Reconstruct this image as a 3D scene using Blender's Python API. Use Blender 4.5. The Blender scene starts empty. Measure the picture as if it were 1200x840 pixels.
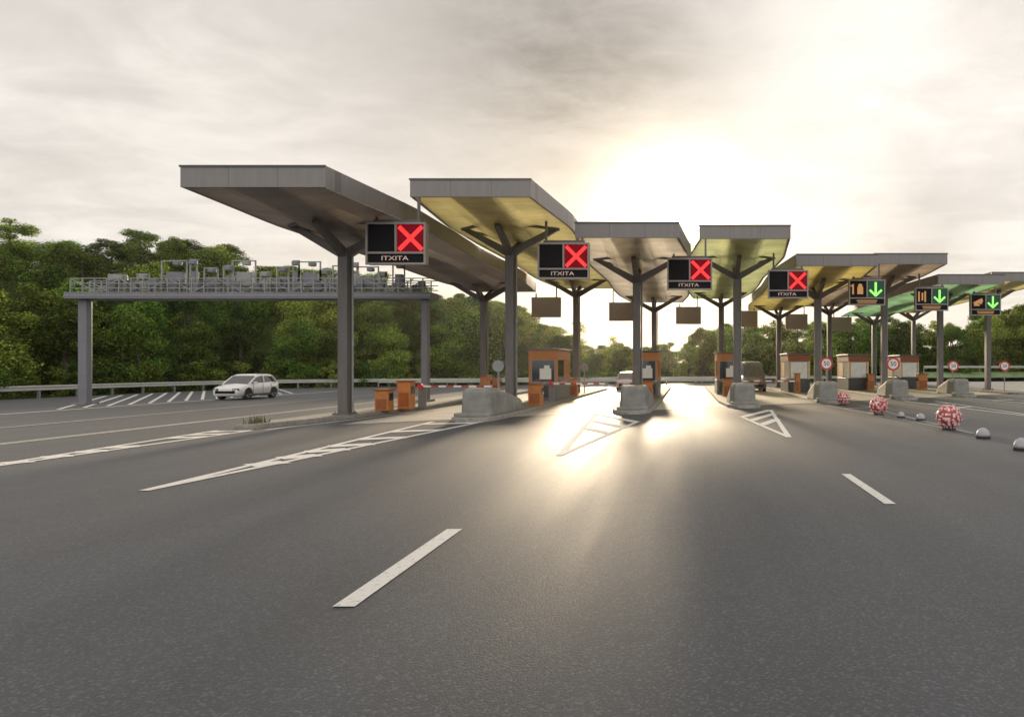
import bpy, math, random
from math import radians as R, sin, cos, pi, sqrt
from mathutils import Vector, Matrix
random.seed(7)
S = bpy.context.scene
COL = S.collection
H = 1.93            # eye height
F = 850.0           # focal length in photo pixels (1200 wide)

def lerp(a, b, t): return a + (b - a) * t
def clamp(v, a, b): return max(a, min(b, v))
def smooth(t):
    t = clamp(t, 0, 1); return t * t * (3 - 2 * t)
def interp(tab, x):
    if x <= tab[0][0]: return tab[0][1]
    for (a, b), (c, d) in zip(tab, tab[1:]):
        if x <= c: return b + (d - b) * (x - a) / (c - a)
    return tab[-1][1]

# ------------------------------------------------------------------ materials
def nmat(name):
    m = bpy.data.materials.new(name); m.use_nodes = True
    nt = m.node_tree; b = nt.nodes['Principled BSDF']
    return m, nt, b
def mat(name, col, rough=.6, metal=0., var=.12, scale=3., bump=0., bscale=40., spec=None, emit=None, estr=0, stretch=None, coat=0):
    m, nt, b = nmat(name)
    L = nt.links
    tc = nt.nodes.new('ShaderNodeTexCoord')
    src = tc.outputs['Object']
    if stretch:
        mp = nt.nodes.new('ShaderNodeMapping'); mp.inputs['Scale'].default_value = stretch
        L.new(src, mp.inputs['Vector']); src = mp.outputs['Vector']
    n = nt.nodes.new('ShaderNodeTexNoise'); n.inputs['Scale'].default_value = scale; n.inputs['Detail'].default_value = 6
    n.inputs['Roughness'].default_value = .65
    L.new(src, n.inputs['Vector'])
    r = nt.nodes.new('ShaderNodeValToRGB')
    r.color_ramp.elements[0].position = .3; r.color_ramp.elements[1].position = .7
    r.color_ramp.elements[0].color = (*[c * (1 - var) for c in col], 1)
    r.color_ramp.elements[1].color = (*[min(1, c * (1 + var)) for c in col], 1)
    L.new(n.outputs['Fac'], r.inputs['Fac']); L.new(r.outputs['Color'], b.inputs['Base Color'])
    b.inputs['Roughness'].default_value = rough; b.inputs['Metallic'].default_value = metal
    if spec is not None: b.inputs['Specular IOR Level'].default_value = spec
    if coat: b.inputs['Coat Weight'].default_value = coat; b.inputs['Coat Roughness'].default_value = .08
    if bump:
        n2 = nt.nodes.new('ShaderNodeTexNoise'); n2.inputs['Scale'].default_value = bscale; n2.inputs['Detail'].default_value = 4
        L.new(src, n2.inputs['Vector'])
        bp = nt.nodes.new('ShaderNodeBump'); bp.inputs['Strength'].default_value = bump; bp.inputs['Distance'].default_value = .02
        L.new(n2.outputs['Fac'], bp.inputs['Height']); L.new(bp.outputs['Normal'], b.inputs['Normal'])
    if emit:
        b.inputs['Emission Color'].default_value = (*emit, 1); b.inputs['Emission Strength'].default_value = estr
    return m

def asphalt():
    m, nt, b = nmat('asphalt'); L = nt.links; N = nt.nodes.new
    tc = N('ShaderNodeTexCoord')
    def noise(s, d=4, ro=.6, st=None):
        n = N('ShaderNodeTexNoise'); n.inputs['Scale'].default_value = s; n.inputs['Detail'].default_value = d
        n.inputs['Roughness'].default_value = ro
        if st:
            mp = N('ShaderNodeMapping'); mp.inputs['Scale'].default_value = st
            L.new(tc.outputs['Object'], mp.inputs['Vector']); L.new(mp.outputs['Vector'], n.inputs['Vector'])
        else: L.new(tc.outputs['Object'], n.inputs['Vector'])
        return n.outputs['Fac']
    def math_(op, a, c):
        q = N('ShaderNodeMath'); q.operation = op
        for i, v in enumerate((a, c)):
            if isinstance(v, (int, float)): q.inputs[i].default_value = v
            else: L.new(v, q.inputs[i])
        return q.outputs[0]
    fine = noise(55, 3, .7); mid = noise(9, 6, .6); big = noise(.25, 5, .6); streak = noise(1.0, 5, .6, (1.1, .07, 1))
    vo = N('ShaderNodeTexVoronoi'); vo.inputs['Scale'].default_value = 58; L.new(tc.outputs['Object'], vo.inputs['Vector'])
    # stones: a grey value per aggregate stone
    sep = N('ShaderNodeSeparateColor'); L.new(vo.outputs['Color'], sep.inputs['Color'])
    stone = math_('POWER', sep.outputs[0], 5.0)
    v = math_('MULTIPLY', stone, .09)
    v = math_('ADD', v, math_('MULTIPLY', fine, .05))
    v = math_('ADD', v, math_('MULTIPLY', mid, .022))
    v = math_('ADD', v, math_('MULTIPLY', big, .035))
    v = math_('ADD', v, math_('MULTIPLY', streak, .05))
    stain = N('ShaderNodeMapRange'); stain.inputs['From Min'].default_value = .60; stain.inputs['From Max'].default_value = .72; stain.inputs['To Min'].default_value = 1.0; stain.inputs['To Max'].default_value = .72
    L.new(noise(1.3, 7, .7), stain.inputs['Value'])
    v = math_('MULTIPLY', math_('ADD', v, -.014), .68); v = math_('MULTIPLY', v, stain.outputs['Result'])
    # tyre-darkened tracks along each lane
    sx = N('ShaderNodeSeparateXYZ'); L.new(tc.outputs['Object'], sx.inputs[0])
    wv = math_('SINE', math_('MULTIPLY', math_('ADD', sx.outputs[0], math_('MULTIPLY', big, 1.2)), 2 * pi / 1.85), 0.0)
    wv = math_('MULTIPLY', wv, math_('MULTIPLY', mid, .11)); v = math_('MULTIPLY', v, math_('ADD', 1.0, wv))
    cb = N('ShaderNodeCombineColor')
    L.new(math_('MULTIPLY', v, .92), cb.inputs[0]); L.new(v, cb.inputs[1]); L.new(math_('MULTIPLY', v, 1.15), cb.inputs[2])
    L.new(cb.outputs[0], b.inputs['Base Color'])
    b.inputs['Specular IOR Level'].default_value = .55
    ro = math_('ADD', math_('MULTIPLY', streak, .3), .41)
    L.new(math_('ADD', ro, math_('MULTIPLY', mid, .08)), b.inputs['Roughness'])
    bp = N('ShaderNodeBump'); bp.inputs['Strength'].default_value = .5; bp.inputs['Distance'].default_value = .004
    h = math_('ADD', math_('MULTIPLY', vo.outputs['Distance'], -1.0), math_('MULTIPLY', fine, .7))
    L.new(h, bp.inputs['Height']); L.new(bp.outputs['Normal'], b.inputs['Normal'])
    return m

def paint():
    m, nt, b = nmat('road_paint'); L = nt.links; N = nt.nodes.new
    tc = N('ShaderNodeTexCoord')
    n = N('ShaderNodeTexNoise'); n.inputs['Scale'].default_value = 14; n.inputs['Detail'].default_value = 8; n.inputs['Roughness'].default_value = .75
    L.new(tc.outputs['Object'], n.inputs['Vector'])
    r = N('ShaderNodeValToRGB'); r.color_ramp.elements[0].position = .30; r.color_ramp.elements[1].position = .46
    r.color_ramp.elements[0].color = (.22, .21, .2, 1); r.color_ramp.elements[1].color = (.62, .61, .58, 1)
    L.new(n.outputs['Fac'], r.inputs['Fac']); L.new(r.outputs['Color'], b.inputs['Base Color'])
    b.inputs['Roughness'].default_value = .85; b.inputs['Specular IOR Level'].default_value = .15
    n2 = N('ShaderNodeTexNoise'); n2.inputs['Scale'].default_value = 60
    L.new(tc.outputs['Object'], n2.inputs['Vector'])
    bp = N('ShaderNodeBump'); bp.inputs['Strength'].default_value = .5; bp.inputs['Distance'].default_value = .004
    L.new(n2.outputs['Fac'], bp.inputs['Height']); L.new(bp.outputs['Normal'], b.inputs['Normal'])
    return m

def leafmat(name, c1, c2, c3):
    m = bpy.data.materials.new(name); m.use_nodes = True
    nt = m.node_tree; nt.nodes.clear(); L = nt.links; N = nt.nodes.new
    g = N('ShaderNodeNewGeometry'); oi = N('ShaderNodeObjectInfo')
    r = N('ShaderNodeValToRGB'); e = r.color_ramp.elements
    e[0].color = (*c1, 1); e[1].color = (*c3, 1); e[0].position = .05; e[1].position = .95
    k = e.new(.6); k.color = (*c2, 1)
    L.new(g.outputs['Random Per Island'], r.inputs['Fac'])
    hs = N('ShaderNodeHueSaturation'); L.new(r.outputs['Color'], hs.inputs['Color'])
    mr = N('ShaderNodeMapRange'); mr.inputs['To Min'].default_value = .6; mr.inputs['To Max'].default_value = 1.7
    L.new(oi.outputs['Random'], mr.inputs['Value']); L.new(mr.outputs['Result'], hs.inputs['Value'])
    mr2 = N('ShaderNodeMapRange'); mr2.inputs['To Min'].default_value = .49; mr2.inputs['To Max'].default_value = .53
    fr = N('ShaderNodeMath'); fr.operation = 'FRACT'; mu = N('ShaderNodeMath'); mu.operation = 'MULTIPLY'; mu.inputs[1].default_value = 7.3
    L.new(oi.outputs['Random'], mu.inputs[0]); L.new(mu.outputs[0], fr.inputs[0]); L.new(fr.outputs[0], mr2.inputs['Value'])
    L.new(mr2.outputs['Result'], hs.inputs['Hue'])
    d = N('ShaderNodeBsdfPrincipled'); d.inputs['Roughness'].default_value = .8; d.inputs['Specular IOR Level'].default_value = .12
    t = N('ShaderNodeBsdfTranslucent'); mx = N('ShaderNodeMixShader'); mx.inputs[0].default_value = .45
    o = N('ShaderNodeOutputMaterial')
    L.new(hs.outputs['Color'], d.inputs['Base Color']); L.new(hs.outputs['Color'], t.inputs['Color'])
    L.new(d.outputs[0], mx.inputs[1]); L.new(t.outputs[0], mx.inputs[2]); L.new(mx.outputs[0], o.inputs['Surface'])
    return m

def panelmat(name, col, rough=.34, metal=.4, pitch=1.25, trans=.5):
    """sheet metal soffit: colour with panel seams across and slight ripple"""
    m, nt, b = nmat(name); L = nt.links; N = nt.nodes.new
    tc = N('ShaderNodeTexCoord')
    w = N('ShaderNodeTexWave'); w.wave_type = 'BANDS'; w.bands_direction = 'Y'; w.wave_profile = 'SAW'
    w.inputs['Scale'].default_value = .314 / pitch; w.inputs['Distortion'].default_value = 0
    L.new(tc.outputs['Object'], w.inputs['Vector'])
    r = N('ShaderNodeValToRGB'); e = r.color_ramp.elements
    e[0].position = 0; e[0].color = (.35, .35, .35, 1); e[1].position = .035; e[1].color = (1, 1, 1, 1)
    L.new(w.outputs['Fac'], r.inputs['Fac'])
    n = N('ShaderNodeTexNoise'); n.inputs['Scale'].default_value = .6; n.inputs['Detail'].default_value = 4
    L.new(tc.outputs['Object'], n.inputs['Vector'])
    cr = N('ShaderNodeValToRGB'); cr.color_ramp.elements[0].position = .3; cr.color_ramp.elements[1].position = .7
    cr.color_ramp.elements[0].color = (*[c * .75 for c in col], 1); cr.color_ramp.elements[1].color = (*[min(.95, c * 1.15) for c in col], 1)
    L.new(n.outputs['Fac'], cr.inputs['Fac'])
    mx = N('ShaderNodeMix'); mx.data_type = 'RGBA'; mx.blend_type = 'MULTIPLY'; mx.inputs[0].default_value = 1
    L.new(cr.outputs['Color'], mx.inputs[6]); L.new(r.outputs['Color'], mx.inputs[7]); L.new(mx.outputs[2], b.inputs['Base Color'])
    b.inputs['Roughness'].default_value = rough; b.inputs['Metallic'].default_value = metal
    n2 = N('ShaderNodeTexNoise'); n2.inputs['Scale'].default_value = 1.6; n2.inputs['Detail'].default_value = 2
    L.new(tc.outputs['Object'], n2.inputs['Vector'])
    bp = N('ShaderNodeBump'); bp.inputs['Strength'].default_value = .35; bp.inputs['Distance'].default_value = .06
    L.new(n2.outputs['Fac'], bp.inputs['Height']); L.new(bp.outputs['Normal'], b.inputs['Normal'])
    tl = N('ShaderNodeBsdfTranslucent'); L.new(mx.outputs[2], tl.inputs['Color']); ms = N('ShaderNodeMixShader'); ms.inputs[0].default_value = trans
    out = [q for q in nt.nodes if q.type == 'OUTPUT_MATERIAL'][0]
    L.new(b.outputs[0], ms.inputs[1]); L.new(tl.outputs[0], ms.inputs[2]); L.new(ms.outputs[0], out.inputs['Surface'])
    return m

M = {}
M['asphalt'] = asphalt()
M['paint'] = paint()
M['worn'] = mat('worn_paint', (.24, .235, .225), .8, var=.4, scale=9)
M['kerb'] = mat('kerb_concrete', (.27, .26, .24), .8, var=.3, scale=5, bump=.3)
M['pave'] = mat('island_paving', (.24, .225, .2), .8, var=.3, scale=4, bump=.3)
M['concrete'] = mat('grey_concrete', (.24, .24, .225), .75, var=.28, scale=2.2, bump=.35, bscale=25)
def fasciamat():
    m = mat('grey_fascia', (.215, .203, .197), .45, .35, var=.09, scale=2.2, stretch=(2.5, 2.5, .35)); nt = m.node_tree; L = nt.links; N = nt.nodes.new; b = nt.nodes['Principled BSDF']
    tc = N('ShaderNodeTexCoord'); sx = N('ShaderNodeSeparateXYZ'); L.new(tc.outputs['Object'], sx.inputs[0]); prev = None
    for k in (0, 1):
        d = N('ShaderNodeMath'); d.operation = 'MULTIPLY_ADD'; d.inputs[1].default_value = 1 / 1.46; d.inputs[2].default_value = .5; L.new(sx.outputs[k], d.inputs[0])
        f = N('ShaderNodeMath'); f.operation = 'FRACT'; L.new(d.outputs[0], f.inputs[0])
        g = N('ShaderNodeMath'); g.operation = 'GREATER_THAN'; g.inputs[1].default_value = .022; L.new(f.outputs[0], g.inputs[0])
        if prev is None: prev = g.outputs[0]
        else:
            q = N('ShaderNodeMath'); q.operation = 'MULTIPLY'; L.new(prev, q.inputs[0]); L.new(g.outputs[0], q.inputs[1]); prev = q.outputs[0]
    mr = N('ShaderNodeMapRange'); mr.inputs['To Min'].default_value = .72; L.new(prev, mr.inputs['Value'])
    src = b.inputs['Base Color'].links[0].from_socket
    mx = N('ShaderNodeVectorMath'); mx.operation = 'SCALE'; L.new(src, mx.inputs[0]); L.new(mr.outputs['Result'], mx.inputs['Scale']); L.new(mx.outputs[0], b.inputs['Base Color'])
    return m
M['fascia'] = fasciamat()
M['seam'] = mat('dark_seam', (.1, .1, .1), .6)
M['column'] = mat('column_steel', (.14, .13, .125), .5, .3, var=.15, scale=2, stretch=(3, 3, .6))
M['galv'] = mat('galvanised_steel', (.27, .28, .28), .45, .5, var=.15, scale=4)
M['rail'] = mat('weathered_rail', (.46, .46, .44), .5, .3, var=.12, scale=3)
M['gantry'] = mat('gantry_paint', (.19, .19, .215), .5, .2, var=.1, scale=2)
M['frame'] = mat('sign_frame', (.3, .28, .26), .45, .3, var=.06)
M['dark'] = mat('dark_panel', (.008, .007, .009), .6, var=.2, spec=.2)
M['rubber'] = mat('rubber', (.02, .02, .02), .8)
M['signback'] = mat('sign_back', (.27, .22, .165), .6, var=.1)
M['orange'] = mat('orange_paint', (.48, .18, .045), .45, var=.18, scale=4)
M['orange_dark'] = mat('dark_orange_paint', (.30, .09, .02), .45, var=.18, scale=4)
M['cream'] = mat('cream_panel', (.78, .53, .3), .5, var=.12)
M['grey'] = mat('booth_grey', (.16, .16, .16), .5, var=.12)
M['charcoal'] = mat('booth_charcoal', (.05, .05, .055), .45, var=.15)
M['white'] = mat('white_paint', (.78, .78, .76), .45, var=.04)
M['red'] = mat('red_paint', (.55, .03, .03), .45, var=.1)
M['pale'] = mat('pale_window', (.82, .86, .85), .2, var=.12, scale=2.5)
M['glass'] = mat('dark_glass', (.03, .035, .04), .06, var=.2, spec=.8)
M['vanglass'] = mat('grey_glass', (.16, .17, .2), .12, var=.3, scale=3)
M['carwhite'] = mat('white_car_paint', (.78, .77, .75), .3, .1, var=.02, coat=.6)
M['carblue'] = mat('blue_grey_car_paint', (.3, .3, .38), .3, .4, var=.05, coat=.6)
M['carrose'] = mat('rose_silver_car_paint', (.5, .34, .33), .3, .4, var=.05, coat=.6)
M['chrome'] = mat('wheel_alloy', (.55, .55, .55), .3, .8, var=.05)
M['lamp'] = mat('headlamp_glass', (.55, .57, .6), .1, var=.3, scale=20)
M['tail'] = mat('tail_lamp_red', (.4, .02, .02), .2)
M['bark'] = mat('bark', (.075, .06, .045), .9, var=.4, scale=6, bump=.6, bscale=12)
M['soil'] = mat('verge_grass', (.03, .045, .013), 1.0, spec=0, var=.5, scale=1.5, bump=.8, bscale=9)
M['grass'] = mat('pale_verge', (.17, .24, .11), .95, var=.35, scale=.7, bump=.8, bscale=9)
M['pink'] = mat('pink_plastic', (.6, .38, .36), .5)
M['pinkish'] = mat('pinkish_white', (.68, .56, .53), .5)
M['knob'] = mat('pale_plastic', (.36, .36, .39), .5, var=.1)
M['led_red'] = mat('led_red', (.3, .01, .01), .4, emit=(1, .03, .03), estr=.95)
M['led_redbg'] = mat('led_red_glow', (.03, .0, .0), .6, spec=.2, emit=(.22, .0, .008), estr=.55)
M['led_green'] = mat('led_green', (.1, .5, .05), .4, emit=(.32, .95, .16), estr=.95)
M['led_greenbg'] = mat('led_green_glow', (.0, .02, .01), .4, emit=(.0, .05, .015), estr=.5)
M['led_amber'] = mat('led_amber', (.3, .15, .03), .4, emit=(.55, .26, .10), estr=.5)
M['led_text'] = mat('led_text', (.3, .25, .2), .4, emit=(.7, .46, .4), estr=.42)
LEAF = [leafmat('leaf_green', (.02, .045, .008), (.105, .17, .024), (.29, .37, .06)),
        leafmat('leaf_olive', (.035, .055, .01), (.16, .2, .03), (.38, .42, .08)),
        leafmat('leaf_dark', (.015, .035, .008), (.07, .125, .022), (.19, .27, .05))]

# ------------------------------------------------------------------ mesh builder
class MB:
    def __init__(s): s.v = []; s.f = []; s.m = []; s.mi = 0
    def quad(s, pts):
        n = len(s.v); s.v += [tuple(p) for p in pts]; s.f.append(tuple(range(n, n + len(pts)))); s.m.append(s.mi)
    def box(s, c, d, rz=0, taper=(1, 1)):
        x, y, z = [q / 2 for q in d]; n = len(s.v)
        for sz in (-1, 1):
            tx, ty = (1, 1) if sz < 0 else taper
            for sx, sy in ((-1, -1), (1, -1), (1, 1), (-1, 1)):
                px, py = sx * x * tx, sy * y * ty
                s.v.append((c[0] + px * cos(rz) - py * sin(rz), c[1] + px * sin(rz) + py * cos(rz), c[2] + sz * z))
        for f in ((3, 2, 1, 0), (4, 5, 6, 7), (0, 1, 5, 4), (1, 2, 6, 5), (2, 3, 7, 6), (3, 0, 4, 7)):
            s.f.append(tuple(n + i for i in f)); s.m.append(s.mi)
        return s
    def beam(s, a, b, w, t, w2=None, t2=None, up=(0, 0, 1)):
        a, b = Vector(a), Vector(b); d = (b - a).normalized(); up = Vector(up)
        if abs(d.dot(up)) > .98: up = Vector((0, 1, 0))
        sx = d.cross(up).normalized(); su = sx.cross(d).normalized(); n = len(s.v)
        for p, ww, tt in ((a, w, t), (b, w2 or w, t2 or t)):
            for i, j in ((-1, -1), (1, -1), (1, 1), (-1, 1)):
                s.v.append(tuple(p + sx * (i * ww / 2) + su * (j * tt / 2)))
        for f in ((3, 2, 1, 0), (4, 5, 6, 7), (0, 1, 5, 4), (1, 2, 6, 5), (2, 3, 7, 6), (3, 0, 4, 7)):
            s.f.append(tuple(n + i for i in f)); s.m.append(s.mi)
        return s
    def cone(s, a, b, r1, r2, k=12, cap=True):
        a, b = Vector(a), Vector(b); d = (b - a).normalized()
        up = Vector((0, 0, 1)) if abs(d.z) < .95 else Vector((1, 0, 0))
        sx = d.cross(up).normalized(); su = sx.cross(d); n = len(s.v)
        for p, r in ((a, r1), (b, r2)):
            for i in range(k):
                q = 2 * pi * i / k; s.v.append(tuple(p + sx * (r * cos(q)) + su * (r * sin(q))))
        for i in range(k):
            j = (i + 1) % k; s.f.append((n + i, n + j, n + k + j, n + k + i)); s.m.append(s.mi)
        if cap:
            s.f.append(tuple(n + k - 1 - i for i in range(k))); s.m.append(s.mi)
            s.f.append(tuple(n + k + i for i in range(k))); s.m.append(s.mi)
        return s
    def prism(s, pts, z0, z1, top=None):
        k = len(pts); n = len(s.v); top = top or [z1] * k
        for x, y in pts: s.v.append((x, y, z0))
        for (x, y), z in zip(pts, top): s.v.append((x, y, z))
        for i in range(k):
            j = (i + 1) % k; s.f.append((n + i, n + j, n + k + j, n + k + i)); s.m.append(s.mi)
        s.f.append(tuple(n + k - 1 - i for i in range(k))); s.m.append(s.mi)
        s.f.append(tuple(n + k + i for i in range(k))); s.m.append(s.mi)
        return s
    def loft(s, rings, closed=True, caps=True):
        n = len(s.v); k = len(rings[0])
        for r in rings: s.v += [tuple(p) for p in r]
        for a in range(len(rings) - 1):
            for i in range(k if closed else k - 1):
                j = (i + 1) % k
                s.f.append((n + a * k + i, n + a * k + j, n + (a + 1) * k + j, n + (a + 1) * k + i)); s.m.append(s.mi)
        if caps:
            s.f.append(tuple(n + k - 1 - i for i in range(k))); s.m.append(s.mi)
            e = n + (len(rings) - 1) * k
            s.f.append(tuple(e + i for i in range(k))); s.m.append(s.mi)
        return s
    def sphere(s, c, r, u=20, v=12, sz=1, colour=None):
        n = len(s.v)
        for j in range(v + 1):
            th = pi * j / v
            for i in range(u):
                ph = 2 * pi * i / u
                s.v.append((c[0] + r * sin(th) * cos(ph), c[1] + r * sin(th) * sin(ph), c[2] + sz * r * cos(th)))
        for j in range(v):
            for i in range(u):
                a = n + j * u + i; b = n + j * u + (i + 1) % u
                s.f.append((a, a + u, b + u, b)); s.m.append(colour(i, j) if colour else s.mi)
        return s
    def build(s, name, mats, parent=None, smooth_=False, bevel=0, fixn=False):
        me = bpy.data.meshes.new(name); me.from_pydata(s.v, [], s.f)
        mats = mats if isinstance(mats, (list, tuple)) else [mats]
        for q in mats:
            if q: me.materials.append(q)
        if len(mats) > 1:
            for p, i in zip(me.polygons, s.m): p.material_index = i
        if fixn:
            import bmesh
            bm = bmesh.new(); bm.from_mesh(me); bmesh.ops.remove_doubles(bm, verts=bm.verts, dist=1e-5)
            bmesh.ops.recalc_face_normals(bm, faces=bm.faces); bm.to_mesh(me); bm.free()
        if smooth_:
            for p in me.polygons: p.use_smooth = True
        o = bpy.data.objects.new(name, me); COL.objects.link(o)
        if parent: o.parent = parent
        if bevel:
            bv = o.modifiers.new('bevel', 'BEVEL'); bv.width = bevel; bv.segments = 2; bv.limit_method = 'ANGLE'
        return o

def tag(o, label=None, cat=None, group=None, kind=None):
    if label: o['label'] = label
    if cat: o['category'] = cat
    if group: o['group'] = group
    if kind: o['kind'] = kind
    return o
def thing(name, label, cat, loc=(0, 0, 0), rz=0, group=None):
    o = bpy.data.objects.new(name, None); COL.objects.link(o); o.location = loc; o.rotation_euler = (0, 0, rz)
    o.empty_display_size = .3
    return tag(o, label, cat, group)
def copy_tree(o, parent=None, kids=None):
    kids = kids or KIDS()
    c = o.copy(); COL.objects.link(c)
    if parent: c.parent = parent
    for ch in kids.get(o.name, []): copy_tree(ch, c, kids)
    return c
def KIDS():
    d = {}
    for o in bpy.data.objects:
        if o.parent: d.setdefault(o.parent.name, []).append(o)
    return d
def text_mesh(txt, size, name, m, parent, loc, width=None):
    """lettering, flat, facing -Y"""
    cu = bpy.data.curves.new(name, 'FONT'); cu.body = txt; cu.size = size; cu.align_x = 'CENTER'; cu.align_y = 'CENTER'; cu.extrude = .004
    t = bpy.data.objects.new(name, cu); COL.objects.link(t)
    bpy.context.view_layer.update()
    dg = bpy.context.evaluated_depsgraph_get()
    me = bpy.data.meshes.new_from_object(t.evaluated_get(dg))
    bpy.data.objects.remove(t); bpy.data.curves.remove(cu)
    rot = Matrix.Rotation(pi / 2, 4, 'X'); me.transform(rot)
    if width:
        xs = [v.co.x for v in me.vertices]; k = width / (max(xs) - min(xs))
        me.transform(Matrix.Diagonal((k, 1, 1, 1)))
    me.name = name; me.materials.clear(); me.materials.append(m)
    o = bpy.data.objects.new(name, me); COL.objects.link(o); o.parent = parent; o.location = loc
    return o
def ground(px, py, h=H):
    D = F * h / (py - 430.); return ((px - 805) * D / F, D)

# ------------------------------------------------------------------ layout
LX = [-12.92 + 5.22 * i for i in range(8)]
PD = [27.4 + 4.22 * i for i in range(8)]
RAIL = [(-40.3, 20), (-40.3, 34), (-40.3, 45), (-40.1, 54), (-39.2, 60.5), (-36.6, 65.6), (-32, 69.5), (-24, 74), (-16, 79), (-8, 83.5),
        (2, 87.5), (14, 91), (27, 94)]
EDGE = [(-40.3, -80), (-40.3, 45)] + RAIL[3:] + [(45, 99), (70, 106), (110, 116), (170, 130), (300, 150), (500, 160)]
SKY = [(-300, 245), (0, 257), (45, 266), (75, 277), (135, 271), (180, 276), (220, 277), (250, 285), (300, 302), (380, 310), (450, 322), (520, 340), (560, 338),
       (600, 356), (640, 370), (665, 390), (700, 404), (730, 402), (750, 406), (780, 392), (830, 377), (870, 374), (940, 366),
       (1000, 366), (1100, 371), (1160, 358), (1200, 350), (1400, 350)]
def zsky(x, y):
    px = 805 + F * x / max(y, 5)
    return H + (430 - interp(SKY, px)) * y / F
def edge_off(x, y):
    """signed distance beyond the road's edge line (positive: outside) """
    best = 1e9; sg = 1
    for (a, b), (c, d) in zip(EDGE, EDGE[1:]):
        ex, ey = c - a, d - b; t = clamp(((x - a) * ex + (y - b) * ey) / (ex * ex + ey * ey), 0, 1)
        dx, dy = x - a - t * ex, y - b - t * ey; q = dx * dx + dy * dy
        if q < best: best = q; sg = 1 if ex * dy - ey * dx > 0 else -1
    return sg * sqrt(best)
def hillz(x, y):
    o = edge_off(x, y)
    if o < 1: return -.06
    y2 = max(y, 20)
    hm = clamp(zsky(x, y2) - (5.2 if x < 0 else 7.0), 1.2, 21)
    hm *= 1 - .93 * smooth((o - 46) / 40)
    return -.06 + smooth((o - 1) / 34) * hm + .35 * sin(x * .31) * sin(y * .27) * smooth(o / 10)

# ------------------------------------------------------------------ setting
def sheet(name, pts, z, m):
    mb = MB(); mb.quad([(x, y, z) for x, y in pts]); o = mb.build(name, m); return tag(o, kind='structure')
sheet('ground', [(-1500, -600), (1500, -600), (1500, 2500), (-1500, 2500)], -.12, M['soil'])
rp = [(400, -60), (400, 156)] + list(reversed([p for p in EDGE[1:-2]])) + [(-40.3, -60)]
mb = MB(); n = 0
# road as quads between the edge line and y=-60
ed = [(-40.3, 45)] + RAIL[3:] + [(45, 99), (70, 106), (110, 116), (170, 130), (300, 150)]
xs_ = [p for p in ed]
for (a, b), (c, d) in zip(xs_, xs_[1:]):
    if c - a < .01: continue
    mb.quad([(a, -60, 0), (c, -60, 0), (c, d, 0), (a, b, 0)])
tag(mb.build('road', M['asphalt']), kind='structure')

# hill terrain
mb = MB(); gx = [-260 + 5 * i for i in range(152)]; gy = [-10 + 5 * j for j in range(70)]
V = {}
for i, x in enumerate(gx):
    for j, y in enumerate(gy):
        V[i, j] = len(mb.v); mb.v.append((x, y, hillz(x, y) if edge_off(x, y) > -5 else -.1))
for i in range(len(gx) - 1):
    for j in range(len(gy) - 1):
        if all(edge_off(gx[i + a], gy[j + b]) < -3 for a in (0, 1) for b in (0, 1)): continue
        mb.f.append((V[i, j], V[i + 1, j], V[i + 1, j + 1], V[i, j + 1])); mb.m.append(0)
tag(mb.build('hill', M['soil'], smooth_=True), kind='structure')

# pale grass verge right behind the plaza
tag(sheet('verge', [(30, 96), (300, 145), (300, 190), (30, 150)], .5, M['grass']), kind='structure')

# ---- concrete slab of the toll lanes, its front joint staggered like the islands
def slabmat():
    m = mat('lane_concrete', (.40, .375, .335), .6, var=.2, scale=.8, bump=.3, bscale=30)
    return m
M['slab'] = slabmat()
def slab_y(x): return 33.6 + .81 * x
tag(sheet('lane_concrete', [(-11.6, slab_y(-11.6)), (75, slab_y(75)), (75, 104), (32, 94), (-11.6, slab_y(-11.6) + 44)], .0045, M['slab']), kind='structure')
for k in range(0, 9):
    mb = MB(); o_ = .0 if k == 0 else 4.9 * k
    a_, b_ = Vector((-11.5, slab_y(-11.5) + o_)), Vector((31.9, slab_y(31.9) + o_))
    if b_.y > slab_y(32) + 33.5: continue
    mb.quad([(a_.x, a_.y, .0068), (b_.x, b_.y, .0068), (b_.x, b_.y + .05, .0068), (a_.x, a_.y + .05, .0068)]); tag(mb.build('expansion_joint', M['seam']), kind='structure')
# ---- painted markings (z 4 mm)
ZP = .009
def stripe(mb, a, b, w, z=ZP):
    a, b = Vector((*a, 0)), Vector((*b, 0)); d = (b - a).normalized(); nn = Vector((-d.y, d.x, 0)) * w / 2
    mb.quad([(p.x, p.y, z) for p in (a - nn, b - nn, b + nn, a + nn)])
def dash(x, y0, y1, w=.17):
    mb = MB(); mb.quad([(x - w / 2, y0, ZP), (x + w / 2, y0, ZP), (x + w / 2, y1, ZP), (x - w / 2, y1, ZP)])
    tag(mb.build('lane_dash', M['paint']), kind='structure')
dash(-2.76, 5.83, 8.62, .18); dash(2.86, 10.2, 13.05, .16)
def gore(apex, l, r, bars, w=.15, m='paint', bw=.34):
    mb = MB(); A, Lp, Rp = Vector(apex), Vector(l), Vector(r)
    stripe(mb, A, Lp, w, ZP); stripe(mb, A, Rp, w, ZP + .0007)
    for t0 in bars:
        pl, pr = A.lerp(Lp, t0), A.lerp(Rp, min(1, t0 + .04))
        stripe(mb, pl, pr, bw, ZP + .0014)
    tag(mb.build('gore_marking', M[m]), kind='structure')
gore((-2.78, 15.8), (-3.75, 30.2), (-1.75, 25.5), (.5, .72, .95))
gore((2.8, 19.9), (2.1, 28.2), (3.75, 32.5), (.5, .74, .97))
gore((-8.46, 11.3), (-8.95, 25.6), (-7.2, 25.6), (.2, .28, .36, .44, .56, .72, .92), w=.17, bw=.55)
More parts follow.
